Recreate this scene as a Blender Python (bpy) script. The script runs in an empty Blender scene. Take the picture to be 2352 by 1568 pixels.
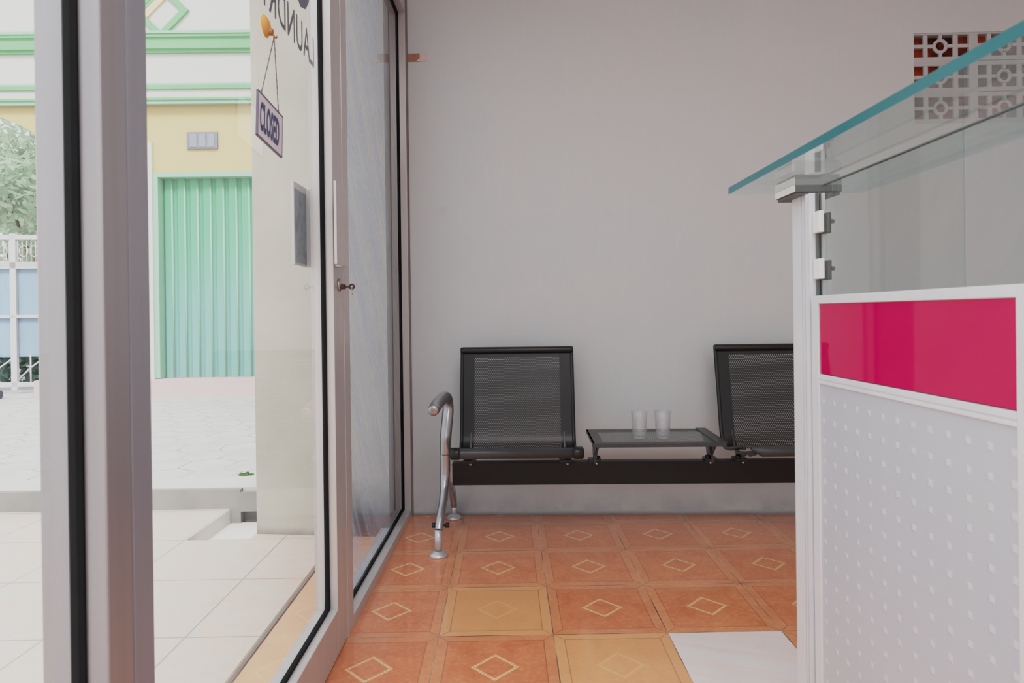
import bpy, bmesh, math, random
from mathutils import Vector, Matrix
random.seed(7)
COL = bpy.context.scene.collection
PI = math.pi

# ------------------------------------------------------------------ helpers
def lin(c):
    return tuple(((v/255)/12.92 if v/255 <= .04045 else ((v/255+.055)/1.055)**2.4) for v in c) + (1.0,)

class B:
    """collects geometry for ONE mesh object"""
    def __init__(s): s.bm = bmesh.new(); s.mi = 0
    def face(s, pts):
        f = s.bm.faces.new([s.bm.verts.new(p) for p in pts]); f.material_index = s.mi; return f
    def box(s, x0, x1, y0, y1, z0, z1, bev=0):
        t = bmesh.new()
        bmesh.ops.create_cube(t, size=1)
        for v in t.verts:
            v.co = ((x0+x1)/2+v.co.x*(x1-x0), (y0+y1)/2+v.co.y*(y1-y0), (z0+z1)/2+v.co.z*(z1-z0))
        if bev: bmesh.ops.bevel(t, geom=t.edges[:], offset=bev, segments=2, affect='EDGES', profile=.6)
        s.merge(t); return s
    def merge(s, t, M=None):
        if M: bmesh.ops.transform(t, matrix=M, verts=t.verts)
        mp = {}
        for v in t.verts: mp[v] = s.bm.verts.new(v.co)
        for f in t.faces:
            try:
                nf = s.bm.faces.new([mp[v] for v in f.verts]); nf.material_index = s.mi; nf.smooth = f.smooth
            except ValueError: pass
        t.free()
    def tube(s, pts, r, n=12, cap=True, smooth=True, flat=None):
        P = [Vector(p) for p in pts]; R = r if isinstance(r, (list, tuple)) else [r]*len(P)
        rings = []; up = None
        for i, p in enumerate(P):
            a = P[max(i-1, 0)]; b = P[min(i+1, len(P)-1)]
            d = (b-a).normalized()
            if up is None:
                up = Vector((0, 0, 1)) if abs(d.z) < .9 else Vector((1, 0, 0))
            u = (up - d*up.dot(d)).normalized(); w = d.cross(u); up = u
            ring = []
            for k in range(n):
                t = 2*PI*k/n
                ring.append(s.bm.verts.new(p + u*(math.cos(t)*R[i]) + w*(math.sin(t)*R[i]*(flat or 1))))
            rings.append(ring)
        for A, C in zip(rings, rings[1:]):
            for k in range(n):
                f = s.bm.faces.new([A[k], A[(k+1) % n], C[(k+1) % n], C[k]]); f.smooth = smooth; f.material_index = s.mi
        if cap:
            for ring in (rings[0][::-1], rings[-1]):
                f = s.bm.faces.new(ring); f.material_index = s.mi
        return s
    def lathe(s, prof, c=(0, 0, 0), n=24, axis='z', closed=False):
        rings = []
        for (r, h) in prof:
            ring = []
            for k in range(n):
                t = 2*PI*k/n
                x, y, z = max(r, 1e-5)*math.cos(t), max(r, 1e-5)*math.sin(t), h
                if axis == 'x': x, y, z = z, x, y
                if axis == 'y': x, y, z = x, z, y
                ring.append(s.bm.verts.new((c[0]+x, c[1]+y, c[2]+z)))
            rings.append(ring)
        prs = list(zip(rings, rings[1:]))
        if closed: prs.append((rings[-1], rings[0]))
        for A, C in prs:
            for k in range(n):
                f = s.bm.faces.new([A[k], A[(k+1) % n], C[(k+1) % n], C[k]]); f.smooth = True; f.material_index = s.mi
        return s
    def prism(s, poly, axis, a, b):
        """poly in the plane normal to axis ('x':(y,z), 'y':(x,z), 'z':(x,y)), extruded from a to b"""
        def q(p, h): return {'x': (h, p[0], p[1]), 'y': (p[0], h, p[1]), 'z': (p[0], p[1], h)}[axis]
        A = [s.bm.verts.new(q(p, a)) for p in poly]; C = [s.bm.verts.new(q(p, b)) for p in poly]
        n = len(poly); fs = [s.bm.faces.new(A[::-1]), s.bm.faces.new(C)]
        for k in range(n): fs.append(s.bm.faces.new([A[k], A[(k+1) % n], C[(k+1) % n], C[k]]))
        for f in fs: f.material_index = s.mi
        return s

def obj(name, b, mats, parent=None, loc=None, bevel=0, recalc=True, sharp=None):
    if recalc: bmesh.ops.recalc_face_normals(b.bm, faces=b.bm.faces)
    me = bpy.data.meshes.new(name); b.bm.to_mesh(me); b.bm.free()
    for m in (mats if isinstance(mats, list) else [mats]): me.materials.append(m)
    o = bpy.data.objects.new(name, me); COL.objects.link(o)
    if parent: o.parent = parent
    if loc: o.location = loc
    if bevel:
        md = o.modifiers.new('bevel', 'BEVEL'); md.width = bevel; md.segments = 2; md.limit_method = 'ANGLE'; md.angle_limit = math.radians(40)
    return o
def tag(o, label, cat, group=None, kind=None):
    o['label'] = label; o['category'] = cat
    if group: o['group'] = group
    if kind: o['kind'] = kind
    return o
def thing(name, label, cat, loc=(0, 0, 0), rz=0, group=None):
    o = bpy.data.objects.new(name, None); COL.objects.link(o); o.empty_display_size = .05
    o.location = loc; o.rotation_euler = (0, 0, rz)
    return tag(o, label, cat, group)
def structure(name, loc=(0, 0, 0), rz=0):
    o = bpy.data.objects.new(name, None); COL.objects.link(o); o.location = loc; o.rotation_euler = (0, 0, rz)
    o['kind'] = 'structure'; return o
def struct(name, b, m, **k):
    o = obj(name, b, m, **k); o['kind'] = 'structure'; return o

# ------------------------------------------------------------------ materials
class G:
    def __init__(s, name):
        s.m = bpy.data.materials.new(name); s.m.use_nodes = True; s.nt = s.m.node_tree; s.nt.nodes.clear()
        s.out = s.n('ShaderNodeOutputMaterial')
    def n(s, t, **kw):
        x = s.nt.nodes.new(t)
        for k, v in kw.items(): setattr(x, k, v)
        return x
    def set(s, sock, v):
        if isinstance(v, bpy.types.NodeSocket): s.nt.links.new(v, sock)
        else: sock.default_value = v
    def M(s, op, a, b=0.0, c=None):
        x = s.n('ShaderNodeMath', operation=op); s.set(x.inputs[0], a); s.set(x.inputs[1], b)
        if c is not None: s.set(x.inputs[2], c)
        return x.outputs[0]
    def mix(s, f, a, b):
        x = s.n('ShaderNodeMix', data_type='RGBA'); s.set(x.inputs[0], f); s.set(x.inputs[6], a); s.set(x.inputs[7], b); return x.outputs[2]
    def coord(s, which='Object'): return s.n('ShaderNodeTexCoord').outputs[which]
    def xyz(s, v):
        x = s.n('ShaderNodeSeparateXYZ'); s.set(x.inputs[0], v); return x.outputs
    def comb(s, x, y, z=0.0):
        c = s.n('ShaderNodeCombineXYZ'); s.set(c.inputs[0], x); s.set(c.inputs[1], y); s.set(c.inputs[2], z); return c.outputs[0]
    def noise(s, v, scale, detail=4, rough=.55, dist=0.0):
        x = s.n('ShaderNodeTexNoise'); s.set(x.inputs['Vector'], v); x.inputs['Scale'].default_value = scale
        x.inputs['Detail'].default_value = detail; x.inputs['Roughness'].default_value = rough; x.inputs['Distortion'].default_value = dist
        return x.outputs[0]
    def mapr(s, v, a, b, c=0.0, d=1.0, smooth=False):
        x = s.n('ShaderNodeMapRange'); x.clamp = True
        if smooth: x.interpolation_type = 'SMOOTHSTEP'
        s.set(x.inputs[0], v); s.set(x.inputs[1], a); s.set(x.inputs[2], b); s.set(x.inputs[3], c); s.set(x.inputs[4], d); return x.outputs[0]
    def bump(s, h, strength=.2, dist=.01):
        x = s.n('ShaderNodeBump'); x.inputs['Strength'].default_value = strength; x.inputs['Distance'].default_value = dist
        s.set(x.inputs['Height'], h); return x.outputs[0]
    def pbr(s, col, rough=.5, metal=0.0, spec=.5, normal=None, **kw):
        p = s.n('ShaderNodeBsdfPrincipled'); s.set(p.inputs['Base Color'], col); s.set(p.inputs['Roughness'], rough)
        s.set(p.inputs['Metallic'], metal); p.inputs['Specular IOR Level'].default_value = spec
        for k, v in kw.items(): s.set(p.inputs[k], v)
        if normal is not None: s.set(p.inputs['Normal'], normal)
        return p.outputs[0]
    def done(s, sh): s.nt.links.new(sh, s.out.inputs[0]); return s.m
    def mixsh(s, f, a, b):
        x = s.n('ShaderNodeMixShader'); s.set(x.inputs[0], f); s.nt.links.new(a, x.inputs[1]); s.nt.links.new(b, x.inputs[2]); return x.outputs[0]

def plain(name, col, rough=.5, metal=0.0, spec=.5, amt=.06, scale=8, stretch=(1, 1, 1), bump=0, bscale=200):
    g = G(name); v = g.coord()
    if stretch != (1, 1, 1):
        mp = g.n('ShaderNodeMapping'); g.set(mp.inputs[0], v); mp.inputs[3].default_value = stretch; v = mp.outputs[0]
    c = lin(col); f = g.noise(v, scale)
    a = tuple(min(1, x*(1-amt)) for x in c[:3])+(1,); b = tuple(min(1, x*(1+amt)) for x in c[:3])+(1,)
    colr = g.mix(g.mapr(f, .3, .7), a, b)
    nm = g.bump(g.noise(v, bscale, 2), bump, .002) if bump else None
    return g.done(g.pbr(colr, rough, metal, spec, nm))

def schlick(g, scale=1.0, f0=.04):
    ge = g.n('ShaderNodeNewGeometry')
    d = g.n('ShaderNodeVectorMath', operation='DOT_PRODUCT'); g.set(d.inputs[0], ge.outputs['Incoming']); g.set(d.inputs[1], ge.outputs['Normal'])
    c = g.M('SUBTRACT', 1.0, g.M('ABSOLUTE', d.outputs['Value']))
    return g.M('MINIMUM', g.M('MULTIPLY', g.M('ADD', f0, g.M('MULTIPLY', 1-f0, g.M('POWER', c, 5.0))), scale), 1.0)

def glass(name, tint=(250, 252, 251), scale=1.0, haze=0.0, hazecol=(225, 228, 232), smear=None):
    g = G(name)
    tr = g.n('ShaderNodeBsdfTransparent'); tr.inputs[0].default_value = lin(tint)
    gl = g.n('ShaderNodeBsdfGlossy'); gl.inputs['Roughness'].default_value = .004; gl.inputs[0].default_value = (1, 1, 1, 1)
    sh = g.mixsh(schlick(g, scale), tr.outputs[0], gl.outputs[0])
    if haze or smear:
        df = g.n('ShaderNodeBsdfDiffuse'); df.inputs[0].default_value = lin(hazecol)
        tl = g.n('ShaderNodeBsdfTranslucent'); tl.inputs[0].default_value = lin(hazecol)
        d2 = g.mixsh(.5, df.outputs[0], tl.outputs[0])
        f = haze
        if smear:
            v = g.coord(); x = g.xyz(v)
            # swiped streaks: slanted strokes running mostly up and down
            dg = g.M('ADD', g.M('MULTIPLY', x[1], 1.4), x[2])
            s1 = g.noise(g.comb(g.M('MULTIPLY', dg, 3.4), g.M('MULTIPLY', x[2], .55)), 1.0, 5, .6, .5)
            s2 = g.noise(g.comb(g.M('MULTIPLY', dg, 11.0), g.M('MULTIPLY', x[2], 1.8), 3.0), 1.0, 5, .62, 1.4)
            wide = g.mapr(s1, .42, .60)
            fine = g.M('MULTIPLY', g.mapr(s2, .50, .62), .6)
            edge = g.M('MULTIPLY', g.mapr(x[1], .62, .98, 1.0, .25), g.mapr(x[2], .0, .25, .35, 1.0))
            f = g.M('MINIMUM', g.M('MULTIPLY', g.M('ADD', g.M('ADD', g.M('MULTIPLY', wide, .42), g.M('MULTIPLY', fine, .45)), haze), edge), .8)
            if smear != 1: f = g.M('MULTIPLY', f, smear)
        sh = g.mixsh(f, sh, d2)
    return g.done(sh)

ALU = plain('brushed_aluminium', (190, 187, 187), .34, .2, .5, .05, 6, (9, 9, .25))
ALU_D = plain('anodised_aluminium_post', (160, 159, 164), .38, .5, .5, .05, 6, (9, 9, .25))
ALU_H = plain('grey_anodised_stile', (146, 150, 160), .42, .25, .5, .05, 6, (9, 9, .25))
RUBBER = plain('black_rubber', (15, 16, 19), .8, 0, .15, .2, 20)
GLASS = glass('window_glass', (249, 251, 250), 1.0, .015)
DIRTY = glass('smeared_window_glass', (220, 225, 230), 1.2, .06, (154, 164, 182), 1)
CGLASS = glass('counter_glass', (246, 251, 250), 1.1)
PEDGE = glass('pale_glass_edge', (226, 238, 236), .8, .18, (214, 230, 228))
PGLASS = glass('counter_pane_glass', (243, 248, 248), 1.1, .015)
TUMB = glass('tumbler_glass', (249, 250, 251), 1.4, .15, (245, 246, 250))
STEEL = plain('polished_steel', (190, 190, 193), .16, 1.0, .5, .06, 5)
STEEL_M = plain('satin_steel', (178, 178, 182), .30, .9, .5, .08, 9)
FOOTM = plain('pale_satin_steel', (206, 206, 208), .35, .5, .5, .06, 9)
GALV = plain('galvanised_steel', (122, 138, 152), .45, .3, .5, .45, 26)
BLACK = plain('black_powder_coat', (20, 21, 23), .34, 0, .38, .15, 30)
BEAMM = plain('black_beam_paint', (14, 13, 13), .45, 0, .3, .25, 22)
GREYM = plain('dark_grey_coat', (54, 57, 60), .36, .1, .5, .1, 20)
WHITEALU = plain('white_powder_coat', (219, 222, 228), .35, 0, .5, .03, 10)
WHITEPL = plain('white_plastic', (236, 236, 236), .4, 0, .5, .02, 10)
GREYBR = plain('grey_plastic', (94, 98, 98), .42, 0, .5, .05, 10)
def red_mat():
    g = G('glossy_crimson_laminate'); f = g.noise(g.coord(), 14)
    return g.done(g.pbr(g.mix(f, lin((196, 8, 80)), lin((204, 14, 92))), .03, 0, .5))
RED = red_mat()
PANEE = plain('grey_green_pane_edge', (104, 122, 122), .2, 0, .5, .05, 10)
def teal_mat():
    g = G('green_glass_edge'); f = g.noise(g.coord(), 5)
    return g.done(g.pbr(g.mix(f, lin((30, 104, 110)), lin((66, 130, 140))), .12, 0, .6))
TEAL = teal_mat()
TEXTM = plain('slate_blue_lettering', (66, 70, 92), .5, 0, .3, .08, 30)
BLUET = plain('navy_lettering', (62, 72, 118), .5, 0, .3, .05, 30)
SIGNW = plain('white_sign_board', (222, 220, 228), .35, 0, .5, .03, 20)
SIGNB = plain('grey_violet_edging', (104, 98, 118), .5, 0, .4, .05, 20)
ORANGE = plain('amber_plastic', (232, 168, 92), .3, 0, .5, .1, 60)
BROWN = plain('dark_amber_plastic', (160, 98, 40), .3, 0, .5, .1, 60)
PEACHT = plain('hazed_threshold_tile', (214, 172, 146), .3, 0, .5, .08, 6)
JOINT_SHADE = plain('grey_brown_joint_shade', (122, 110, 110), .8, 0, .2, .2, 6)
CHAIN = plain('chain_metal', (120, 116, 110), .4, .6, .5, .1, 60)
KEYM = plain('dark_bronze', (70, 52, 48), .3, .7, .5, .2, 80)

def wall_mat(name, base, warm, stain=True):
    g = G(name); v = g.coord(); x = g.xyz(v)
    f = g.mapr(g.noise(v, 1.3, 5, .6), .32, .68)
    c = g.mix(f, lin(base), lin(warm))
    st = g.comb(g.M('MULTIPLY', x[0], 14), x[1], g.M('MULTIPLY', x[2], 2.2))
    c = g.mix(g.M('MULTIPLY', g.mapr(g.noise(st, 1.6, 6, .7), .55, .78), .16), c, lin((236, 234, 233)))
    sp = g.mapr(g.noise(v, 9, 3, .5), .70, .78)
    c = g.mix(g.M('MULTIPLY', sp, .10), c, lin((150, 148, 150)))
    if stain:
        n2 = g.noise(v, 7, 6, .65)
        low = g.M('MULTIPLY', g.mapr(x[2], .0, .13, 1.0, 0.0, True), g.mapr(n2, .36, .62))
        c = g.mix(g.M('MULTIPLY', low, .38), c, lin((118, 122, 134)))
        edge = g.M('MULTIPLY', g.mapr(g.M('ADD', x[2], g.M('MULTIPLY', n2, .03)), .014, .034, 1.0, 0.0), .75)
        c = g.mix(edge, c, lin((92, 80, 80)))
    b = g.M('ADD', g.noise(v, 2.2, 3), g.M('MULTIPLY', g.noise(v, 60, 3), .12))
    return g.done(g.pbr(c, .62, 0, .3, g.bump(b, .25, .012)))
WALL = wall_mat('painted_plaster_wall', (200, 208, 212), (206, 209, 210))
WALL2 = wall_mat('painted_plaster_plain', (210, 216, 222), (212, 216, 219), False)
def pillar_mat():
    g = G('warm_grey_render'); v = g.coord(); x = g.xyz(v); n = g.noise(v, 2.2, 5); n2 = g.noise(v, 11, 5, .65)
    c = g.mix(g.mapr(n, .3, .7), lin((168, 164, 156)), lin((184, 180, 171)))
    low = g.M('MULTIPLY', g.mapr(g.M('ADD', x[2], g.M('MULTIPLY', n2, .05)), .015, .06, 1.0, 0.0), .6)
    base_dark = g.M('MULTIPLY', g.mapr(x[0], -.80, -.72, 0.0, 1.0), g.mapr(g.M('ADD', x[2], g.M('MULTIPLY', n2, .12)), .08, .34, .95, 0.0, True))  # right-hand part turns darker blue-grey towards the base
    c = g.mix(g.M('MAXIMUM', low, base_dark), c, lin((40, 50, 66)))
    return g.done(g.pbr(c, .8, 0, .2, g.bump(g.noise(v, 40, 3), .12, .003)))
PILLAR = pillar_mat()
CEIL = plain('ceiling_paint', (224, 223, 222), .8, 0, .2, .02, 3)
def concrete(name, c, amt=.14): return plain(name, c, .85, 0, .2, amt, 4, bump=.3, bscale=90)
KERB = concrete('grey_concrete', (148, 146, 145), .14)
KERBTOP = concrete('pale_concrete', (198, 196, 194), .06)

GUTTER = concrete('light_gutter_concrete', (226, 222, 219), .06)
TS = .33
def floor_mat():
    g = G('orange_ceramic_floor_tiles'); v = g.coord(); x = g.xyz(v)
    U = g.M('DIVIDE', x[0], TS); V = g.M('DIVIDE', x[1], TS)
    iu = g.M('FLOOR', U); iv = g.M('FLOOR', V); fu = g.M('SUBTRACT', U, iu); fv = g.M('SUBTRACT', V, iv)
    wn = g.n('ShaderNodeTexWhiteNoise'); wn.noise_dimensions = '2D'; g.set(wn.inputs['Vector'], g.comb(iu, iv)); rnd = wn.outputs[0]
    n1 = g.noise(g.comb(g.M('ADD', x[0], g.M('MULTIPLY', rnd, 9)), x[1]), 13, 6, .65, .6)
    n2 = g.noise(v, 70, 3, .6)
    base = g.mix(g.mapr(n1, .3, .7), lin((214, 118, 72)), lin((238, 150, 100)))
    base = g.mix(g.M('MULTIPLY', g.mapr(n2, .50, .66), .38), base, lin((246, 178, 130)))
    yel = g.M('MAXIMUM', g.M('MULTIPLY', g.M('COMPARE', iu, 0.0, .1), g.M('COMPARE', iv, -3.0, .1)), g.M('MULTIPLY', g.M('COMPARE', iu, 1.0, .1), g.M('COMPARE', iv, -4.0, .1)))
    base = g.mix(g.M('MULTIPLY', rnd, .28), base, lin((196, 92, 60)))
    base = g.mix(g.M('MULTIPLY', yel, .58), base, lin((248, 188, 126)))
    eu = g.M('MINIMUM', fu, g.M('SUBTRACT', 1.0, fu)); ev = g.M('MINIMUM', fv, g.M('SUBTRACT', 1.0, fv))
    e = g.M('MINIMUM', eu, ev)
    # frame border with mitred corners
    border = g.M('LESS_THAN', e, .088)
    base = g.mix(g.M('MULTIPLY', border, .22), base, lin((240, 184, 132)))
    line = g.M('LESS_THAN', g.M('ABSOLUTE', g.M('SUBTRACT', e, .090)), .0045)
    mit = g.M('MULTIPLY', border, g.M('LESS_THAN', g.M('ABSOLUTE', g.M('SUBTRACT', eu, ev)), .006))
    base = g.mix(g.M('MULTIPLY', g.M('MAXIMUM', line, mit), .45), base, lin((120, 66, 44)))
    # beaded diamond
    du = g.M('ABSOLUTE', g.M('SUBTRACT', fu, .5)); dv = g.M('ABSOLUTE', g.M('SUBTRACT', fv, .5)); d1 = g.M('ADD', du, dv)
    ring = g.M('LESS_THAN', g.M('ABSOLUTE', g.M('SUBTRACT', d1, .176)), .0185)
    bead = g.mapr(g.M('SINE', g.M('MULTIPLY', g.M('SUBTRACT', fu, g.M('SUBTRACT', 1.0, fv)), 150.0)), -.3, .4, .55, 1.0)
    bead2 = g.mapr(g.M('SINE', g.M('MULTIPLY', g.M('SUBTRACT', du, dv), 150.0)), -.3, .4, .55, 1.0)
    base = g.mix(g.M('MULTIPLY', g.M('MULTIPLY', ring, g.M('SUBTRACT', 1.0, g.M('MULTIPLY', yel, .6))), g.M('MULTIPLY', bead2, .78)), base, lin((255, 226, 168)))
    # the one pale replacement tile
    isw = g.M('MULTIPLY', g.M('COMPARE', iu, 2.0, .1), g.M('COMPARE', iv, -4.0, .1))
    wv = g.noise(g.comb(g.M('ADD', g.M('MULTIPLY', x[0], 3), g.M('MULTIPLY', x[1], 7)), g.M('MULTIPLY', x[1], 2)), 3, 6, .65, 1.0)
    wc = g.mix(g.mapr(wv, .35, .68), lin((246, 241, 242)), lin((250, 228, 220)))
    base = g.mix(isw, base, wc)
    # grout
    gr = g.M('LESS_THAN', e, .005)
    gc = g.mix(g.mapr(g.noise(v, 5, 4), .40, .60), lin((92, 66, 56)), lin((226, 176, 140)))
    base = g.mix(gr, base, gc)
    h = g.M('ADD', g.M('MULTIPLY', g.mapr(e, .002, .012), 1.0), g.M('MULTIPLY', g.noise(v, 3.0, 2), .6))
    rough = g.mapr(n1, .3, .7, .28, .36)
    return g.done(g.pbr(base, rough, 0, 1.0, g.bump(h, .08, .004), **{'Coat Weight': .6, 'Coat Roughness': .07}))
FLOOR = floor_mat()

def terrace_mat():
    g = G('pale_terrace_tiles'); v = g.coord(); x = g.xyz(v); T = .41
    U = g.M('DIVIDE', x[0], T); V = g.M('DIVIDE', x[1], T)
    fu = g.M('FRACT', U); fv = g.M('FRACT', V)
    e = g.M('MINIMUM', g.M('MINIMUM', fu, g.M('SUBTRACT', 1.0, fu)), g.M('MINIMUM', fv, g.M('SUBTRACT', 1.0, fv)))
    n1 = g.noise(g.comb(g.M('MULTIPLY', x[0], 2), g.M('MULTIPLY', x[1], 5)), 3, 6, .65, 1.5)
    c = g.mix(g.mapr(n1, .35, .68), lin((205, 199, 194)), lin((212, 190, 178)))
    c = g.mix(g.M('MULTIPLY', g.M('LESS_THAN', e, .007), .6), c, lin((128, 122, 124)))
    return g.done(g.pbr(c, .38, 0, .4, g.bump(n1, .05, .004)))
TERR = terrace_mat()
def paving_mat():
    g = G('hexagonal_concrete_pavers'); v = g.coord(); x = g.xyz(v)
    n = g.noise(v, 5, 5, .6); A = .27
    px_ = g.M('ADD', g.M('DIVIDE', x[0], A), g.M('MULTIPLY', g.noise(v, 1.9, 3), .55)); py_ = g.M('ADD', g.M('DIVIDE', x[1], A), g.M('MULTIPLY', g.noise(g.comb(x[1], x[0], 4.0), 1.9, 3), .55))
    def cell(o):
        a_ = g.M('SUBTRACT', g.M('FLOORED_MODULO', g.M('SUBTRACT', px_, o*.5), 1.0), .5)
        b_ = g.M('SUBTRACT', g.M('FLOORED_MODULO', g.M('SUBTRACT', py_, o*.8660254), 1.7320508), .8660254)
        a_ = g.M('ABSOLUTE', a_); b_ = g.M('ABSOLUTE', b_)
        return g.M('MAXIMUM', a_, g.M('ADD', g.M('MULTIPLY', a_, .5), g.M('MULTIPLY', b_, .8660254)))
    d = g.M('SUBTRACT', .5, g.M('MINIMUM', cell(0), cell(1)))
    c = g.mix(g.mapr(n, .35, .68), lin((190, 188, 189)), lin((203, 201, 201)))
    gap = g.M('MULTIPLY', g.mapr(d, .010, .030, 1.0, 0.0), g.mapr(n, .40, .62, .15, .95))
    c = g.mix(g.M('MULTIPLY', gap, .8), c, lin((128, 126, 124)))
    h = g.M('ADD', g.mapr(d, .0, .07), g.M('MULTIPLY', g.noise(v, 30, 3), .3))
    return g.done(g.pbr(c, .85, 0, .2, g.bump(h, .2, .02)))
PAVE = paving_mat()
YELLOW = plain('pale_yellow_paint', (208, 186, 142), .75, 0, .2, .03, 1.2)
CREAM = plain('cream_white_paint', (214, 212, 208), .75, 0, .2, .015, 1.5)
PINK = plain('pale_pink_plinth_paint', (212, 186, 187), .75, 0, .2, .03, 2)
GREEN = plain('mint_green_paint', (132, 182, 138), .6, 0, .3, .05, 2)
GREENL = plain('light_mint_paint', (158, 194, 172), .6, 0, .3, .04, 2)
PEACH = plain('peach_paint', (236, 206, 170), .6, 0, .3, .04, 2)
GREYBLK = plain('grey_vent_block', (140, 142, 149), .8, 0, .2, .06, 6)
GREYBLK2 = plain('pale_vent_block', (152, 158, 170), .8, 0, .2, .05, 6)
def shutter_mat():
    g = G('green_shutter_sky_tint'); v = g.coord(); x = g.xyz(v)
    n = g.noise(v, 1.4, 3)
    f = g.mapr(g.M('ADD', x[2], g.M('MULTIPLY', n, .8)), .9, 2.6, 0.0, 1.0, True)  # bluish sky reflection painted into the lower part of the green
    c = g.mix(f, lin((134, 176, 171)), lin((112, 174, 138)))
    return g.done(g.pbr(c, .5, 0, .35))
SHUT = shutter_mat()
GATEW = plain('white_gate_paint', (212, 209, 213), .6, 0, .3, .03, 3)
BLUES = plain('pale_blue_sheeting', (150, 174, 200), .5, 0, .3, .06, 2.5, (4, 1, 1))
LEAF = G('pale_leaves')
_r = LEAF.n('ShaderNodeObjectInfo')
_lf = LEAF.mapr(LEAF.noise(LEAF.coord(), 3.0, 3), .3, .7)
_d = LEAF.n('ShaderNodeBsdfDiffuse'); LEAF.set(_d.inputs[0], LEAF.mix(_lf, lin((150, 170, 156)), lin((196, 208, 190))))
_t = LEAF.n('ShaderNodeBsdfTranslucent'); LEAF.set(_t.inputs[0], LEAF.mix(_lf, lin((176, 196, 174)), lin((214, 224, 202))))
LEAF = LEAF.done(LEAF.mixsh(.45, _d.outputs[0], _t.outputs[0]))
DLEAF = plain('dark_hedge_leaves', (96, 122, 112), .7, 0, .2, .3, 5)
BARK = plain('tree_bark', (118, 106, 94), .9, 0, .2, .2, 12)
DARKP = plain('dark_pipe', (92, 94, 112), .6, 0, .3, .1, 9)
BRICK = G('red_brown_brick')
_v = BRICK.coord(); BRICK = BRICK.done(BRICK.pbr(BRICK.mix(BRICK.mapr(BRICK.noise(_v, 7, 4), .4, .62), lin((62, 28, 24)), lin((190, 76, 44))), .85, 0, .2))
TAPE = plain('brown_tape', (162, 112, 88), .5, 0, .3, .1, 40)
TAPEL = plain('pale_torn_tape', (226, 196, 188), .6, 0, .3, .08, 50)

def dotted_mat():
    g = G('embossed_dot_panel'); x = g.xyz(g.coord()); P = .0385
    u = g.M('FRACT', g.M('DIVIDE', x[1], P)); w = g.M('FRACT', g.M('DIVIDE', x[2], P))
    du = g.M('ABSOLUTE', g.M('SUBTRACT', u, .5)); dw = g.M('ABSOLUTE', g.M('SUBTRACT', w, .5))
    d = g.M('MAXIMUM', du, dw)
    k = g.mapr(d, .07, .17, 1.0, 0.0, True)
    c = g.mix(g.mapr(g.noise(g.coord(), 2.5, 3), .3, .7), lin((188, 195, 205)), lin((194, 199, 207)))
    c = g.mix(g.M('MULTIPLY', k, .42), c, lin((232, 233, 238)))
    return g.done(g.pbr(c, .38, 0, .4, g.bump(k, .22, .004)))
DOTS = dotted_mat()

def perf_mat(name, col):
    """punched sheet: staggered round holes, laid out on the UV map in metres"""
    g = G(name); uv = g.n('ShaderNodeUVMap').outputs[0]; x = g.xyz(uv); p = .0088; q = p*1.732
    def lat(o):
        a = g.M('SUBTRACT', g.M('FRACT', g.M('ADD', g.M('DIVIDE', x[0], p), o)), .5)
        b = g.M('SUBTRACT', g.M('FRACT', g.M('ADD', g.M('DIVIDE', x[1], q), o)), .5)
        return g.M('SQRT', g.M('ADD', g.M('POWER', g.M('MULTIPLY', a, p), 2.0), g.M('POWER', g.M('MULTIPLY', b, q), 2.0)))
    hole = g.M('LESS_THAN', g.M('MINIMUM', lat(0.0), lat(.5)), .00225)
    tr = g.n('ShaderNodeBsdfTransparent')
    return g.done(g.mixsh(hole, g.pbr(lin(col), .36, .1, .5), tr.outputs[0]))
PERF = perf_mat('perforated_black_steel', (30, 31, 33))
PERF2 = perf_mat('perforated_grey_steel', (74, 75, 78))

# ------------------------------------------------------------------ camera
f_px = 1476.0844
cam = bpy.data.cameras.new('camera'); co = bpy.data.objects.new('camera', cam); COL.objects.link(co)
cam.sensor_fit = 'HORIZONTAL'; cam.sensor_width = 36; cam.lens = f_px*36/2352
cam.shift_x = 0; cam.shift_y = -60/2352; cam.clip_start = .02; cam.clip_end = 200
yaw, pitch, roll, H = .0082, .0024, -.0129, .9254
fw = Vector((math.sin(yaw)*math.cos(pitch), math.cos(yaw)*math.cos(pitch), -math.sin(pitch)))
r0 = Vector((math.cos(yaw), -math.sin(yaw), 0)); u0 = r0.cross(fw)
r2 = r0*math.cos(roll)+u0*math.sin(roll); u2 = u0*math.cos(roll)-r0*math.sin(roll)
co.matrix_world = Matrix(((r2.x, u2.x, -fw.x, 0), (r2.y, u2.y, -fw.y, 0), (r2.z, u2.z, -fw.z, H), (0, 0, 0, 1)))
cam.dof.use_dof = True; cam.dof.focus_distance = 2.5; cam.dof.aperture_fstop = 7.0
bpy.context.scene.camera = co

# ------------------------------------------------------------------ room shell
XR, YB, YF, ZC = 3.2, 2.955, -2.6, 2.75
def wy(x): return 2.9577-.0385*(x+.05)          # the back wall runs slightly askew to the tiles
WR = -math.atan(.0385)
b = B(); fx, fy = -.2075, 2.8385
b.box(-.72-fx, XR-fx, YF-fy, 3.02-fy, -.12, 0)
struct('floor', b, FLOOR, loc=(fx, fy, 0))

# back wall as a thing in its own frame: local x along the wall, local y into the wall
WB = (-.45, wy(-.45), 0)
gx0, gx1, gz0, gz1 = 1.852+.45, 1.852+.45+.565-.035, 1.757, 2.165
b = B()
b.box(-.15, gx0, 0, .22, -.1, ZC); b.box(gx1, 3.75, 0, .22, -.1, ZC)
b.box(gx0, gx1, 0, .22, -.1, gz0); b.box(gx0, gx1, 0, .22, gz1, ZC)
wb = struct('wall_back', b, WALL, loc=WB); wb.rotation_euler = (0, 0, WR)
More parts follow.
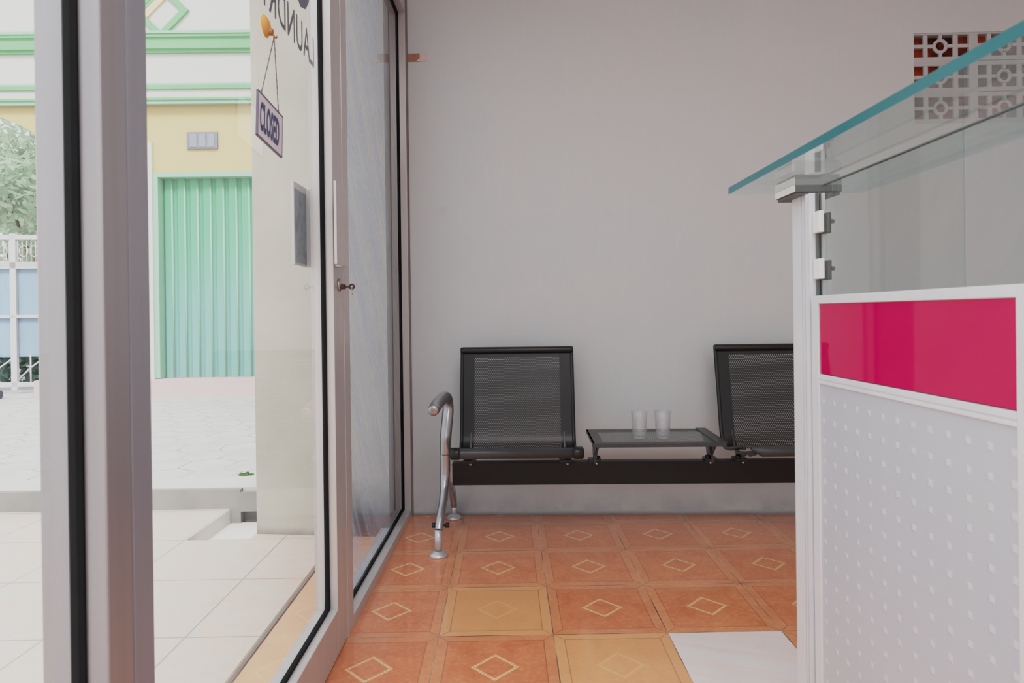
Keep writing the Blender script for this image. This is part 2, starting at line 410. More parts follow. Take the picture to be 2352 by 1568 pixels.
# shallow pilaster edge far right on the back wall
b = B(); b.box(2.515, 3.3, -.012, .0, 0, 1.70)
o = struct('trim_1', b, WALL2, loc=WB, bevel=.003); o.rotation_euler = (0, 0, WR)
b = B(); b.box(XR, XR+.15, YF-.15, 3.05, -.1, ZC); struct('wall_right', b, WALL2)
b = B(); b.box(-.6, XR, YF-.15, YF, -.1, ZC); struct('wall_front', b, WALL2)
b = B(); b.box(-.565, -.452, YF, 2.95, 2.40, ZC); struct('wall_left', b, WALL2)
b = B(); b.box(-.62, XR+.15, YF-.15, 3.15, ZC, 2.95); struct('ceiling', b, CEIL)

# ventilation block grille in the back wall
gr = thing('ventilation_grille', 'white pierced block vent set high in the back wall, red brick showing through', 'vent', WB, WR)
def vent_block():
    s = .2815/537; t = B(); d0, d1 = .006, .017; hh = 190*s
    t.box(85*s, 118*s, d0, d1, 0, hh); t.box(335*s, 373*s, d0, d1, 0, hh)
    zc = hh/2
    t.box(0, 85*s, d0, d1, zc-15*s, zc+15*s); t.box(373*s, 465*s, d0, d1, zc-15*s, zc+15*s)
    cx = 227*s
    t.box(118*s, cx-58*s, d0, d1, zc-13*s, zc+13*s); t.box(cx+58*s, 335*s, d0, d1, zc-13*s, zc+13*s)
    t.box(cx-13*s, cx+13*s, d0, d1, 0, zc-52*s); t.box(cx-13*s, cx+13*s, d0, d1, zc+52*s, hh)
    t.lathe([(38*s, d0), (63*s, d0), (63*s, d1), (38*s, d1)], (cx, 0, zc), 28, 'y', True)
    # surround strip of mortar
    t.box(465*s, 537*s, d0-.002, d1, -40*s, hh+40*s); t.box(-4*s, 0, d0-.002, d1, -40*s, hh+40*s)
    t.box(0, 465*s, d0-.002, d1, -40*s, 0); t.box(0, 465*s, d0-.002, d1, hh, hh+40*s)
    return t
VENT = plain('pale_grey_vent_cement', (186, 186, 189), .75, 0, .2, .05, 14)
first = obj('vent_block', vent_block(), VENT, gr)
for r in range(3):
    for c in range(2):
        o = first if (r, c) == (0, 0) else first.copy()
        if o is not first: COL.objects.link(o); o.parent = gr
        o.location = (gx0+.003+c*.2815, 0, gz0+.022+r*.1395)
b = B(); b.box(gx0+.001, gx1-.001, .055, .20, gz0+.001, gz1-.001)
obj('brick_backing', b, BRICK, gr)

# strip of tape on the wall beside the window
tp = thing('tape_strip', 'short strip of brown tape stuck on the wall beside the window frame', 'tape', WB, WR)
b = B(); b.box(.006, .064, -.003, 0, 2.093, 2.131); obj('tape', b, TAPE, tp)
b = B(); b.prism([(.046, 2.094), (.098, 2.094), (.098, 2.131), (.078, 2.118)], 'y', -.0042, -.001)
o = obj('torn_end', b, TAPEL, tp); o['label'] = 'pale torn end of the tape'

# ------------------------------------------------------------------ glazed partition
XI = -.467
def post_box(t, y0, y1, z0, z1, x0=-.551, x1=XI): t.box(x0, x1, y0, y1, z0, z1, .0025)
HEAD = 2.308
# near fixed light (mostly behind and left of the camera), ends in the heavy upright
w1 = structure('window_1')
b = B()
post_box(b, .750, .7995, 0, 2.40, -.5445)
post_box(b, -2.6, -2.55, 0, 2.40); post_box(b, -2.55, .75, HEAD, 2.40); post_box(b, -2.55, .75, 0, .06); post_box(b, -.96, -.90, .06, HEAD)
obj('window_frame', b, ALU_D, w1)
b = B(); b.box(-.509, -.4925, .7460, .7515, .06, HEAD); b.box(-.509, -.4925, -2.55, .7515, .058, .068)
obj('gasket', b, RUBBER, w1)
b = B(); b.face([(-.500, -2.55, .05), (-.500, .752, .05), (-.500, .752, HEAD), (-.500, -2.55, HEAD)]); obj('pane', b, GLASS, w1, recalc=False)

# the glazed door
d1 = structure('door_1')
X0d = -.529
b = B(); b.box(X0d, XI, .801, .846, .008, HEAD-.006, .002); obj('hinge_stile', b, ALU_H, d1)
b = B()
b.box(X0d, XI, 1.743, 1.846, .008, HEAD-.006, .002)
b.box(X0d, XI, .846, 1.743, .008, .130, .002)
b.box(X0d, XI, .846, 1.743, 2.20, HEAD-.006, .002)
obj('door_frame', b, ALU, d1)
b = B()
b.box(-.4995, -.488, 1.735, 1.7445, .13, 2.20); b.box(-.4995, -.488, .856, 1.7445, .1285, .137)
b.box(-.4995, -.488, .856, .864, .13, 2.20)
b.prism([(1.7445, .137), (1.7445, .19), (1.732, .137)], 'x', -.5005, -.487)
obj('gasket', b, RUBBER, d1)
b = B(); b.face([(-.494, .856, .129), (-.494, 1.744, .129), (-.494, 1.744, 2.20), (-.494, .856, 2.20)]); obj('pane', b, GLASS, d1, recalc=False)
# pull handles: pressed channel plates, one each side
def handle(side):
    t = B()
    if side > 0:
        t.box(-.4445, -.4375, 1.669, 1.789, 1.060, 1.276, .0015)
        t.box(-.467, -.4445, 1.755, 1.789, 1.060, 1.276, .0015)
    else:
        t.box(-.552, -.545, 1.662, 1.782, 1.060, 1.276, .0015)
        t.box(-.545, -.529, 1.762, 1.782, 1.060, 1.276, .0015)
    return t
obj('handle', handle(1), ALU, d1)
hb = handle(-1); o = obj('handle', hb, ALU, d1); o['label'] = 'outer pull handle seen through the glass'
b = B(); b.box(-.5452, -.5445, 1.667, 1.778, 1.066, 1.258); k = obj('handle_backing', b, GALV, o)
b = B(); b.lathe([(0, 0), (.017, 0), (.017, .004), (.012, .007), (0, .007)], (XI, 1.797, 1.012), 20, 'x')
lk = obj('lock', b, STEEL_M, d1)
b = B(); b.lathe([(.007, 0), (.007, .012), (0, .012)], (XI+.006, 1.797, 1.007), 14, 'x'); obj('lock_cylinder', b, KEYM, lk)

# lettering stuck on the glass (reads from the street, so mirrored in here)
def text_mesh(s, size, fn, bold=0.0, sx=1.0, spacing=1.0):
    cu = bpy.data.curves.new('t', 'FONT'); cu.body = s; cu.size = size; cu.offset = bold; cu.space_character = spacing; cu.resolution_u = 4
    ob = bpy.data.objects.new('t', cu); COL.objects.link(ob)
    dg = bpy.context.evaluated_depsgraph_get(); me = ob.evaluated_get(dg).to_mesh()
    t = B(); vs = [t.bm.verts.new(fn(v.co.x*sx, v.co.y)) for v in me.vertices]
    for p in me.polygons:
        try: t.bm.faces.new([vs[i] for i in p.vertices])
        except ValueError: pass
    ob.evaluated_get(dg).to_mesh_clear(); bpy.data.objects.remove(ob); bpy.data.curves.remove(cu)
    return t
obj('lettering', text_mesh('LAUNDRY & DRY CLEANING', .112, lambda x, y: (-.4955, 1.692-x, 1.575+y), .0012, .70, 1.05), TEXTM, d1)
obj('lettering', text_mesh('O', .40, lambda x, y: (-.4955, 1.685-x, 1.682+y), -.006, .62), BLUET, d1)

# dangling closed sign on its suction hook
sk = thing('suction_hook', 'amber suction cup hook stuck to the door glass above the sign', 'hook', (-.493, 1.338, 1.528))
b = B(); b.lathe([(0, .006), (.012, .008), (.019, .004), (.023, 0)], (0, 0, 0), 24, 'x'); obj('suction_cup', b, ORANGE, sk)
b = B(); b.lathe([(.007, .006), (.007, .014), (0, .015)], (0, .006, -.010), 14, 'x')
b.tube([(.012, .006, -.010), (.015, .006, -.016), (.017, .006, -.021), (.020, .006, -.022), (.022, .006, -.018)], .002, 8); obj('hook', b, BROWN, sk)
cs = thing('hanging_sign', 'white CLOSED sign with violet edging hanging on a chain inside the glass door', 'sign', (-.474, 1.305, 1.313), 0)
cs.rotation_euler = (-.085, 0, 0)
b = B(); b.box(-.0015, .0015, -.0665, .0665, -.045, .045); obj('board', b, SIGNW, cs)
b = B()
for (y0, y1, z0, z1) in ((-.0675, .0675, .0425, .0455), (-.0675, .0675, -.0455, -.0425), (-.0675, -.0655, -.0455, .0455), (.0655, .0675, -.0455, .0455)):
    b.box(-.0022, .0022, y0, y1, z0, z1)
obj('edging', b, SIGNB, cs)
obj('lettering', text_mesh('CLOSED', .078, lambda x, y: (.0024, -.0575+x, -.027+y), .0022, .345, 1.06), BLUET, cs)
b = B()
hk = (-.002, .019, .196)
for yy in (-.048, .046):
    n = 24; pts = []
    for i in range(n+1):
        t = i/n; pts.append((hk[0]*(1-t), hk[1]*(1-t)+yy*t, hk[2]*(1-t)+.047*t))
    b.tube(pts, [.0009 if i % 2 else .0015 for i in range(n+1)], 6)
    b.tube([(0, yy-.003, .050), (0, yy, .053), (0, yy+.003, .050), (0, yy, .044), (0, yy-.003, .050)], .0009, 6)
obj('chain', b, CHAIN, cs)

# key left in the lock
ky = thing('door_key', 'small dark key left in the lock of the glass door', 'key', (XI+.017, 1.797, 1.007))
b = B(); b.box(0, .012, -.0015, .0015, -.003, .003); b.lathe([(.0035, -.0014), (.0085, -.0014), (.0085, .0014), (.0035, .0014)], (.019, 0, 0), 18, 'y', True); obj('key_bow', b, KEYM, ky)
b = B(); b.tube([(.020, .008*math.sin(a)*.6, -.012+.010*math.cos(a)) for a in [2*PI*i/18 for i in range(19)]], .0008, 6, cap=False); obj('key_ring', b, STEEL, ky)

# far fixed light, its jamb beside the door, dirty glass
w2 = structure('window_2', (XI, 1.851, 0), -.0165)
L = 1.095
b = B()
b.box(-.084, 0, .001, .062, 0, 2.40, .0025)
b.box(-.084, 0, L, L+.055, 0, 2.40, .002)
b.box(-.084, 0, .062, L, 0, .036, .002); b.box(-.084, 0, .062, L, HEAD, 2.40, .002)
obj('window_frame', b, ALU, w2)
b = B(); x0, x1 = -.0425, -.0295
b.box(x0, x1, L-.008, L+.001, .03, HEAD+.002); b.box(x0, x1, .061, L, .0345, .043); b.box(x0, x1, .061, L, HEAD-.008, HEAD+.001)
obj('gasket', b, RUBBER, w2)
b = B(); xp = -.036; b.face([(xp, .061, .034), (xp, L, .034), (xp, L, HEAD+.001), (xp, .061, HEAD+.001)]); obj('pane', b, DIRTY, w2, recalc=False)
b = B(); b.box(.0, .007, 1.104, 1.118, 0, 2.5); obj('shadow_joint', b, JOINT_SHADE, w2)  # joint strip coloured dark for the shadow gap between frame and wall
# door head above the opening between the two lights
b = B(); b.box(-.551, XI, .799, 1.851, HEAD, 2.40, .002); struct('trim_2', b, ALU)
b = B(); b.box(-.710, -.5505, -2.6, 2.688, -.02, .0012); struct('trim_4', b, PEACHT)  # orange threshold paled in its colour for glass haze and reflection
# metal threshold strip outside the glazing
b = B(); b.prism([(-.728, 0), (-.704, 0), (-.708, .005), (-.716, .007), (-.724, .005)], 'y', -2.6, 2.69)
struct('trim_3', b, STEEL_M)

# ------------------------------------------------------------------ outside: ground
TX, TY = -1.355+.41*6, 2.69
b = B()
b.box(-9-TX, -.72-TX, -4-TY, 0, -.12, -.001); b.box(-9-TX, -1.355-TX, 0, 3.125-TY, -.12, -.001); b.box(-1.085-TX, -.5-TX, 0, .30, -.12, -.001)
struct('terrace', b, TERR, loc=(TX, TY, 0))
b = B(); b.box(-1.36, -1.08, 2.685, 3.13, -.12, -.07); b.box(-1.36, -1.350, 2.692, 3.119, -.12, -.002); struct('gutter', b, GUTTER)  # thin pale lining added so the shaded notch side reads lighter, as through haze
b = B()
b.box(-12, -1.30, 3.12, 3.32, -.12, .093); b.box(-1.30, 1, 3.12, 3.32, -.015, .078); b.box(-1.30, 1, 3.17, 3.32, -.12, -.015)
b.mi = 1; b.box(-12, 1, 3.15, 3.36, .0, .096)
struct('kerb', b, [KERB, KERBTOP])
b = B(); b.box(-14, 2, 3.30, 20, -.1, .094); struct('paved_yard', b, PAVE)
b = B(); b.box(-90, 60, -40, 120, -.3, -.13); struct('outer_ground', b, KERBTOP)
b = B(); b.prism([(-1.08, 2.755), (-.50, 2.688), (-.50, 3.10), (-1.08, 3.10)], 'z', -.12, 3.35); struct('wall_outside', b, PILLAR)
wd = B()
for i in range(14):
    a = random.uniform(0, 2*PI); r = random.uniform(.01, .04); p = Vector((r*math.cos(a), r*math.sin(a)*.5, 0)); h = random.uniform(.008, .02); w = .008
    wd.face([p+Vector((-w, 0, 0)), p+Vector((w, 0, 0)), p+Vector((w*2, -.006, h)), p+Vector((-w*.5, -.006, h))])
tag(obj('weed', wd, plain('weed_green', (110, 138, 88), .8), loc=(-1.385, 3.385, .094)), 'small green weed growing in a paving crack near the kerb', 'plant')

# ------------------------------------------------------------------ the shop across the yard
sb = thing('shop_building', 'cream and yellow shop building with mint green bands across the paved yard', 'building', (-3.0, 6.9, .094))
def sp(name, t, m, parent=sb, label=None):
    bmesh.ops.translate(t.bm, verts=t.bm.verts, vec=(3.0, -6.9, -.094))
    o = obj(name, t, m, parent)
    if label: o['label'] = label
    return o
YW = 6.9
sx0, sx1, sz0, sz1 = -3.70, -1.7, .285, 2.43
b = B()
b.box(-5.0, sx0-.06, YW, YW+.3, .28, 3.6); b.box(sx1+.06, -.2, YW, YW+.3, .28, 3.6); b.box(sx0-.06, sx1+.06, YW, YW+.3, sz1+.05, 3.6)
sp('wall', b, YELLOW)
b = B(); b.box(-5.02, -.2, YW-.05, YW+.3, .09, .28); sp('plinth', b, PINK)
b = B()
b.box(sx0-.19, sx0-.055, YW-.035, YW, .28, 2.80); sp('corner_strip', b, CREAM)
# folding metal shutter: corrugated in plan, in a pale green frame
b = B(); n = 0; x = sx0; yb = YW+.10
while x < sx1-.01:
    w = .1385
    prof = [(0, 0), (.018, -.035), (.052, -.035), (.066, 0)]
    q = [(x+dx, yb+dy) for dx, dy in ((0, 0), (.022, -.022), (.100, -.026), (.118, -.006), (w, 0))]
    for (xa, ya), (xb, yb2) in zip(q, q[1:]): b.face([(xa, ya, sz0), (xb, yb2, sz0), (xb, yb2, sz1), (xa, ya, sz1)])
    x += w
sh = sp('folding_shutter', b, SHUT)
b = B()
b.box(sx0-.055, sx0, YW-.02, YW+.16, sz0, sz1+.05); b.box(sx1, sx1+.055, YW-.02, YW+.16, sz0, sz1+.05); b.box(sx0, sx1, YW-.02, YW+.16, sz1, sz1+.05)
bmesh.ops.translate(b.bm, verts=b.bm.verts, vec=(3.0, -6.9, -.094)); obj('shutter_frame', b, GREENL, sh)
b = B(); x = sx0+.1
while x < sx1-.02:
    b.tube([(x, YW+.076, sz0+.01), (x, YW+.076, sz1-.01)], .010, 8); x += .1385
bmesh.ops.translate(b.bm, verts=b.bm.verts, vec=(3.0, -6.9, -.094)); obj('shutter_ribs', b, GREENL, sh)
# ventilation block above the shutter
b = B(); b.box(-3.385, -3.06, YW-.02, YW, 2.727, 2.905); vb = sp('vent', b, GREYBLK)
b = B()
for k in range(3): b.box(-3.352+k*.094, -3.352+k*.094+.072, YW-.024, YW-.019, 2.745, 2.885)
bmesh.ops.translate(b.bm, verts=b.bm.verts, vec=(3.0, -6.9, -.094)); obj('vent_openings', b, GREYBLK2, vb)
# overhanging fascia with green mouldings (front at YA)
YA = 6.83; k = YA/6.864
def zz(z): return .9254+(z-.9254)*k
FX0, FX1 = -8.5, -.2
b = B(); b.box(FX0, FX1, YA, YW+.3, zz(3.235), 5.4); sp('fascia', b, CREAM)
def band(za, zb, out, m, name):
    t = B(); t.box(FX0, FX1, YA-out, YA+.02, zz(za), zz(zb)); return sp(name, t, m)
band(3.20, 3.236, .015, GREENL, 'moulding'); band(3.236, 3.262, .028, GREEN, 'moulding')
band(3.355, 3.395, .02, GREEN, 'moulding'); band(3.395, 3.42, .01, GREENL, 'moulding')
t = B()
t.prism([(YA+.02, zz(3.735)), (YA-.03, zz(3.735)), (YA-.03, zz(3.765)), (YA-.055, zz(3.77)), (YA-.055, zz(3.88)), (YA-.075, zz(3.885)), (YA-.075, zz(3.915)), (YA+.02, zz(3.93))], 'x', FX0, FX1)
sp('cornice', t, GREEN)
t = B(); t.box(FX0, FX1, YA-.085, YA+.02, zz(3.916), zz(3.945)); sp('moulding', t, GREENL)
def diamond(cx, cz, hw, hh, th, m, out, name, flip=False):
    t = B(); c = [(cx+hw, cz), (cx, cz+hh), (cx-hw, cz), (cx, cz-hh)]; f = 1-th/hw
    ci = [(cx+(x-cx)*f, cz+(z-cz)*f) for x, z in c]
    for i in range(4): t.prism([c[i], c[(i+1) % 4], ci[(i+1) % 4], ci[i]], 'y', YA-out, YA+.01)
    return sp(name, t, m)
dcx, dcz = -3.61, zz(4.185)
diamond(dcx, dcz, .30, .30, .085, GREEN, .03, 'diamond_ornament')
t = B(); m_ = .30/62
def lv(Lv): return [(dcx-(44+Lv)/2*m_, dcz+(Lv-44)/2*m_), (dcx+(44-Lv)/2*m_, dcz+(44+Lv)/2*m_)]
(p0, p1), (q0, q1) = lv(15), lv(36)
t.prism([p0, p1, q1, q0], 'y', YA-.02, YA+.01); sp('diamond_inlay', t, PEACH)
(p0, p1), (q0, q1) = lv(36), lv(60)
t = B(); t.prism([p0, p1, q1, q0], 'y', YA-.025, YA+.01); sp('diamond_inlay', t, GREEN)
t = B(); cx, cz = -5.62, zz(3.575)
t.prism([(cx+.16, cz), (cx, cz+.12), (cx-.16, cz), (cx, cz-.12)], 'y', YA-.03, YA+.01); sp('diamond_ornament', t, GREEN)
# arched side opening left of the shop
t = B(); pts = [(-8.5, 3.55), (-4.9, 3.55), (-4.9, 2.86)]
for i in range(0, 19):
    a = i/18; xx = -4.93-2.3*a; pts.append((xx, 2.86+.36*math.sin(a*PI)**.8 if 0 < a < 1 else 2.86))
pts.append((-8.5, 2.86))
t.prism(pts, 'y', YW-.02, YW+.2); sp('arch', t, YELLOW)
t = B(); t.box(-4.865, -4.62, YW-.14, YW+.16, .09, 3.45); sp('column', t, CREAM)

# gate
gt = thing('metal_gate', 'white metal yard gate with pale blue sheeting left of the shop', 'gate', (-5.14, 7.36, .094), .10)
gt.scale = (1.03, 1, 1.04)
def W(t, x0, x1, z0, z1, y0=-.02, y1=.02): t.box(x0, x1, y0, y1, z0, z1)
b = B()
for xx in (-.10, -.42, -.75, -1.08, -1.42): W(b, xx-.022 if xx > -.2 else xx-.03, xx+.022 if xx > -.2 else xx+.03, .04, 1.74)
for zz_, h in ((1.70, .05), (1.40, .05), (.84, .032), (.10, .05)): W(b, -1.44, -.08, zz_-h/2, zz_+h/2)
W(b, -1.44, .02, 1.36, 1.43)
obj('gate_frame', b, GATEW, gt)
b = B()
for x0, x1 in ((-.42, -.10), (-.75, -.42), (-1.08, -.75), (-1.42, -1.08)):
    for i in range(1, 7):
        xx = x0+(x1-x0)*i/7; b.tube([(xx, 0, 1.43), (xx, 0, 1.68)], .006, 6)
    for i in range(2):
        xx = x0+(x1-x0)*(.33+.34*i); b.tube([(xx+.045*math.cos(a), 0, 1.55+.06*math.sin(a)) for a in [2*PI*j/14 for j in range(15)]], .006, 6, cap=False)
    obj('gate_bars', b, GATEW, gt); b = B()
    b.tube([(x0, 0, .12), ((x0+x1)/2, 0, .28), (x1, 0, .40)], .009, 6); b.tube([((x0+x1)/2, 0, .10), ((x0+x1)/2, 0, .42)], .009, 6)
    obj('gate_brace', b, GATEW, gt); b = B()
b = B()
for x0, x1 in ((-.40, -.12), (-.72, -.45), (-1.05, -.78), (-1.40, -1.11)): W(b, x0-.02, x1+.02, .40, 1.37, .022, .03)
W(b, -.10, .02, .40, 1.37, .022, .03)
obj('sheeting', b, BLUES, gt)
b = B(); b.tube([(-.25, 0, 0), (.25, .10, 0)], .045, 14)
tag(obj('pipe', b, DARKP, loc=(-5.62, 6.75, .139)), 'dark pipe lying on the paving at the foot of the gate', 'pipe')

# trees beyond the gate
def leaf_mass(blobs, n, size):
    t = B()
    for (c, r) in blobs:
        for i in range(n):
            d = Vector((random.gauss(0, 1), random.gauss(0, 1), random.gauss(0, 1))).normalized()*(random.random()**.45)
            p = Vector(c)+Vector((d.x*r[0], d.y*r[1], d.z*r[2]))
            a = Vector((random.uniform(-1, 1), random.uniform(-1, 1), random.uniform(-1, 1))).normalized(); e = a.orthogonal().normalized()
            s = size*random.uniform(.6, 1.3)
            t.face([p-a*s, p+e*s*.45, p+a*s, p-e*s*.45])
    return t
def tree(loc, blobs, n, size, trunk, label):
    o = thing('tree', label, 'tree', loc, 0, 'trees beyond the gate')
    obj('foliage', leaf_mass(blobs, n, size), LEAF, o, recalc=False)
    b = B(); b.tube([(0, 0, -.1), (.03, 0, trunk*.5), (-.02, .05, trunk)], [.12, .09, .05], 8)
    for c, r in blobs[:4]: b.tube([(0, 0, trunk*.6), ((c[0])*.6, c[1]*.6, trunk*.6+(c[2]-trunk*.6)*.6), (c[0], c[1], c[2])], [.05, .03, .012], 6)
    obj('trunk', b, BARK, o)
tree((-7.2, 10.0, .09), [((0, 0, 2.4), (.9, .8, .8)), ((.7, -.2, 2.0), (.8, .7, .6)), ((-.6, .1, 2.9), (.8, .7, .6)), ((.4, .2, 3.2), (.55, .5, .4))], 900, .075, 2.2, 'bushy pale green tree rising behind the white gate')
tree((-9.2, 12.0, .09), [((0, 0, 3.0), (1.2, 1, 1.0)), ((.8, 0, 2.4), (1.1, .8, .8)), ((.3, 0, 3.9), (.8, .7, .6))], 700, .09, 2.6, 'taller loose tree farther left behind the gate')
tag(obj('hedge', leaf_mass([((0, 0, .35), (.9, .25, .45)), ((1.1, 0, .3), (.8, .25, .4)), ((-1.2, 0, .35), (.9, .25, .45))], 900, .07), DLEAF, loc=(-6.3, 8.5, .09), recalc=False), 'low dark hedge behind the lower openings of the gate', 'hedge')

# ------------------------------------------------------------------ waiting bench
BX, BY = .0375, 2.66
wbn = thing('waiting_bench', 'black perforated steel waiting bench with two seats, a side table and chrome arm legs', 'bench', (BX, BY, 0), -.030)
b = B(); b.box(-.268, 1.40, -.036, .010, .226, .318, .003); obj('beam', b, BEAMM, wbn)
# seat profile in side view (y local, z)
def spl(ctrl, n=6):
    out = []; P = [ctrl[0]]+ctrl+[ctrl[-1]]
    for i in range(1, len(P)-2):
        p0, p1, p2, p3 = [Vector(q) for q in P[i-1:i+3]]
        for j in range(n):
            t = j/n
            out.append(tuple(.5*((2*p1)+(p2-p0)*t+(2*p0-5*p1+4*p2-p3)*t*t+(3*p1-p0-3*p2+p3)*t**3)))
    out.append(tuple(ctrl[-1])); return out
PROF = spl([(-.200, .403), (-.16, .398), (-.09, .380), (-.01, .362), (.045, .360), (.075, .385), (.094, .44), (.118, .56), (.140, .66), (.162, .762)])
def strip(x0, x1, prof, y_off=0.0, th=0.0):
    t = B(); uvl = t.bm.loops.layers.uv.new('UVMap'); s = 0
    for (y0, z0), (y1, z1) in zip(prof, prof[1:]):
        d = math.hypot(y1-y0, z1-z0)
        f = t.face([(x0, y0, z0), (x1, y0, z0), (x1, y1, z1), (x0, y1, z1)]); f.smooth = True
        for lp, (uu, vv) in zip(f.loops, ((x0, s), (x1, s), (x1, s+d), (x0, s+d))): lp[uvl].uv = (uu, vv)
        s += d
    bmesh.ops.remove_doubles(t.bm, verts=t.bm.verts, dist=1e-5)
    return t
def make_seat(cx, short=False):
    HW = .2465; IW = .185
    # side bands of solid sheet, rolled outer edge
    t = B()
    for sgn in (-1, 1):
        a, c = sorted((sgn*IW, sgn*(HW-.006)))
        for (y0, z0), (y1, z1) in zip(PROF, PROF[1:]):
            f = t.face([(a, y0, z0), (c, y0, z0), (c, y1, z1), (a, y1, z1)])
        t.tube([(sgn*(HW-.007), y+.003, z) for y, z in PROF], .0085, 8)
    # solid strips at the top and the front of the punched field
    t.face([(-IW, PROF[-1][0], PROF[-1][1]), (IW, PROF[-1][0], PROF[-1][1]), (IW, PROF[-1][0]-.0035, PROF[-1][1]-.026), (-IW, PROF[-1][0]-.0035, PROF[-1][1]-.026)])
    s = obj('seat', t, BLACK, wbn, (cx, 0, 0))
    obj('perforated_panel', strip(-IW, IW, PROF), PERF, s, recalc=False)
    t = B(); t.tube([(-HW, .160, .766), (-HW+.01, .160, .766), (HW-.01, .160, .766), (HW, .160, .766)], [.013, .015, .015, .013], 14); obj('top_roll', t, BLACK, s)
    t = B(); t.tube([(-HW+(.03 if short else .02), -.205, .392+(.012 if short else 0)), (-HW+(.07 if short else .03), -.205, .392), (HW-.02, -.205, .392)], [.006 if short else .0205, .0205, .0205], 16); obj('front_roll', t, GREYM, s)
    for sgn in ((1,) if short else (-1, 1)):
        t = B(); t.tube([(sgn*(HW-.03), -.205, .392), (sgn*(HW-.022), -.205, .392), (sgn*(HW+.004), -.205, .392), (sgn*(HW+.010), -.205, .392)], [.0215, .024, .024, .016], 16)
        obj('roll_cap', t, BLACK, s)
    for sgn in (-1, 1):
        t = B(); x = sgn*.198
        poly = [(.085, .42), (.045, .355), (-.01, .352), (-.09, .368), (-.19, .392), (-.205, .378), (-.17, .368), (-.14, .357), (-.11, .362), (-.085, .350), (-.06, .340), (-.04, .345), (-.03, .326), (-.035, .312), (.015, .312), (.03, .335), (.075, .37)]
        t.prism(poly, 'x', x-.003, x+.003); br = obj('bracket', t, GREYM, s)
        t = B(); t.box(x-.026, x+.026, -.040, .014, .316, .328, .003); t.lathe([(0, .342), (.010, .340), (.012, .328), (.012, .326)], (x+.008*sgn, -.02, 0), 10); obj('clamp', t, BLACK, br)
        t = B(); t.lathe([(0, -.046), (.006, -.044), (.007, -.036)], (x+.006, 0, .312), 10, 'y'); obj('bolt', t, STEEL, br)
    return s
make_seat(0); make_seat(1.106, True)
# side table between the seats
tx = .5525
t = B(); z = .4195
yf, yb = -.165, .13
t.box(tx-.256, tx-.215, yf, yb, z-.003, z); t.box(tx+.215, tx+.256, yf-.012, yb, z-.001, z+.004)
t.box(tx-.256, tx+.256, yf-.006, yf+.004, z-.016, z, .002); t.box(tx-.256, tx+.256, yb-.003, yb+.003, z-.012, z)
t.box(tx-.256, tx-.250, yf, yb, z-.014, z); t.box(tx+.250, tx+.256, yf, yb, z-.014, z)
t.box(tx-.215, tx+.215, yf, yf+.02, z-.003, z); t.box(tx-.215, tx+.215, yb-.02, yb, z-.003, z)
tt = obj('table_top', t, GREYM, wbn)
t = B(); uvl = t.bm.loops.layers.uv.new('UVMap'); f = t.face([(tx-.215, yf+.02, z-.0005), (tx+.215, yf+.02, z-.0005), (tx+.215, yb-.02, z-.0005), (tx-.215, yb-.02, z-.0005)])
for lp in f.loops: lp[uvl].uv = (lp.vert.co.x, lp.vert.co.y)
obj('perforated_panel', t, PERF2, tt, recalc=False)
for x, in ((tx-.236,), (tx+.236,)):
    t = B(); poly = [(-.15, .406), (.11, .406), (.04, .36), (.02, .312), (-.035, .312), (-.05, .35), (-.09, .385)]
    sg = 1 if x > tx else -1
    t.prism(poly, 'x', x-.003, x+.003)
    t.prism([(x-.004, .406), (x+.018*(-sg)+.004, .406), (x+.004+.004*sg, .312), (x-.004, .312)], 'y', -.045, -.040)
    br = obj('bracket', t, GREYM, tt)
    t = B(); t.box(x-.026, x+.026, -.040, .014, .316, .328, .003); t.lathe([(0, .341), (.010, .339), (.012, .328), (.012, .326)], (x-.012*sg, -.02, 0), 10); obj('clamp', t, BLACK, br)
    t = B(); t.lathe([(0, -.046), (.006, -.044), (.007, -.036)], (x-.006*sg, 0, .312), 10, 'y'); obj('bolt', t, STEEL, br)
# arm and leg assemblies
def leg_frame(x, sgn):
    t = B()
    t.tube(spl([(x-.008, -.192, .095), (x-.006, -.165, .13), (x, -.100, .19), (x, -.062, .235), (x, -.045, .285), (x, -.045, .36)]), [.0165]*6+[.017]*6+[.018]*6+[.0195]*6+[.021]*6+[.021], 14)
    t.tube(spl([(x, -.048, .275), (x, .02, .235), (x, .10, .195), (x, .18, .145), (x, .235, .085), (x, .25, .055)]), [.019]*6+[.018]*6+[.0175]*6+[.0165]*6+[.015]*6+[.014], 14)
    t.box(min(x, x+sgn*.05), max(x, x+sgn*.05), -.03, .004, .24, .305)
    L = obj('leg_frame', t, STEEL_M, wbn)
    t = B()
    t.tube(spl([(x+.001, -.045, .355), (x+.004, -.047, .42), (x+.009, -.030, .49), (x+.012, -.014, .540), (x+.010, -.030, .580), (x+.006, -.08, .594), (x+.004, -.18, .594), (x+.002, -.29, .590), (x+.002, -.355, .583), (x+.002, -.368, .581)], 5),
           [.0215]*5+[.0235]*5+[.0235]*5+[.0225]*5+[.0225]*5+[.0225]*5+[.0225]*5+[.022]*5+[.019]*5+[.008], 16)
    obj('armrest', t, STEEL_M, L)
    for (y, top, x_) in ((-.203, .098, x-.010), (.25, .06, x)):
        t = B(); t.tube([(x_, y, .018), (x_, y+(.010 if top > .08 else 0), top)], .0145, 12)
        t.lathe([(0, 0), (.034, 0), (.035, .005), (.031, .011), (.020, .018), (.0145, .022)], (x_, y, 0), 24); obj('foot', t, FOOTM, L)
    t = B()
    for yy, dx in ((-.172, -.030), (-.172, .022)): t.lathe([(0, -.009), (.010, -.007), (.010, .007), (0, .009)], (x+dx, yy, .108), 12, 'x')
    t.tube([(x-.030, -.172, .108), (x+.022, -.172, .108)], .004, 8); obj('adjuster_knob', t, BLACK, L)
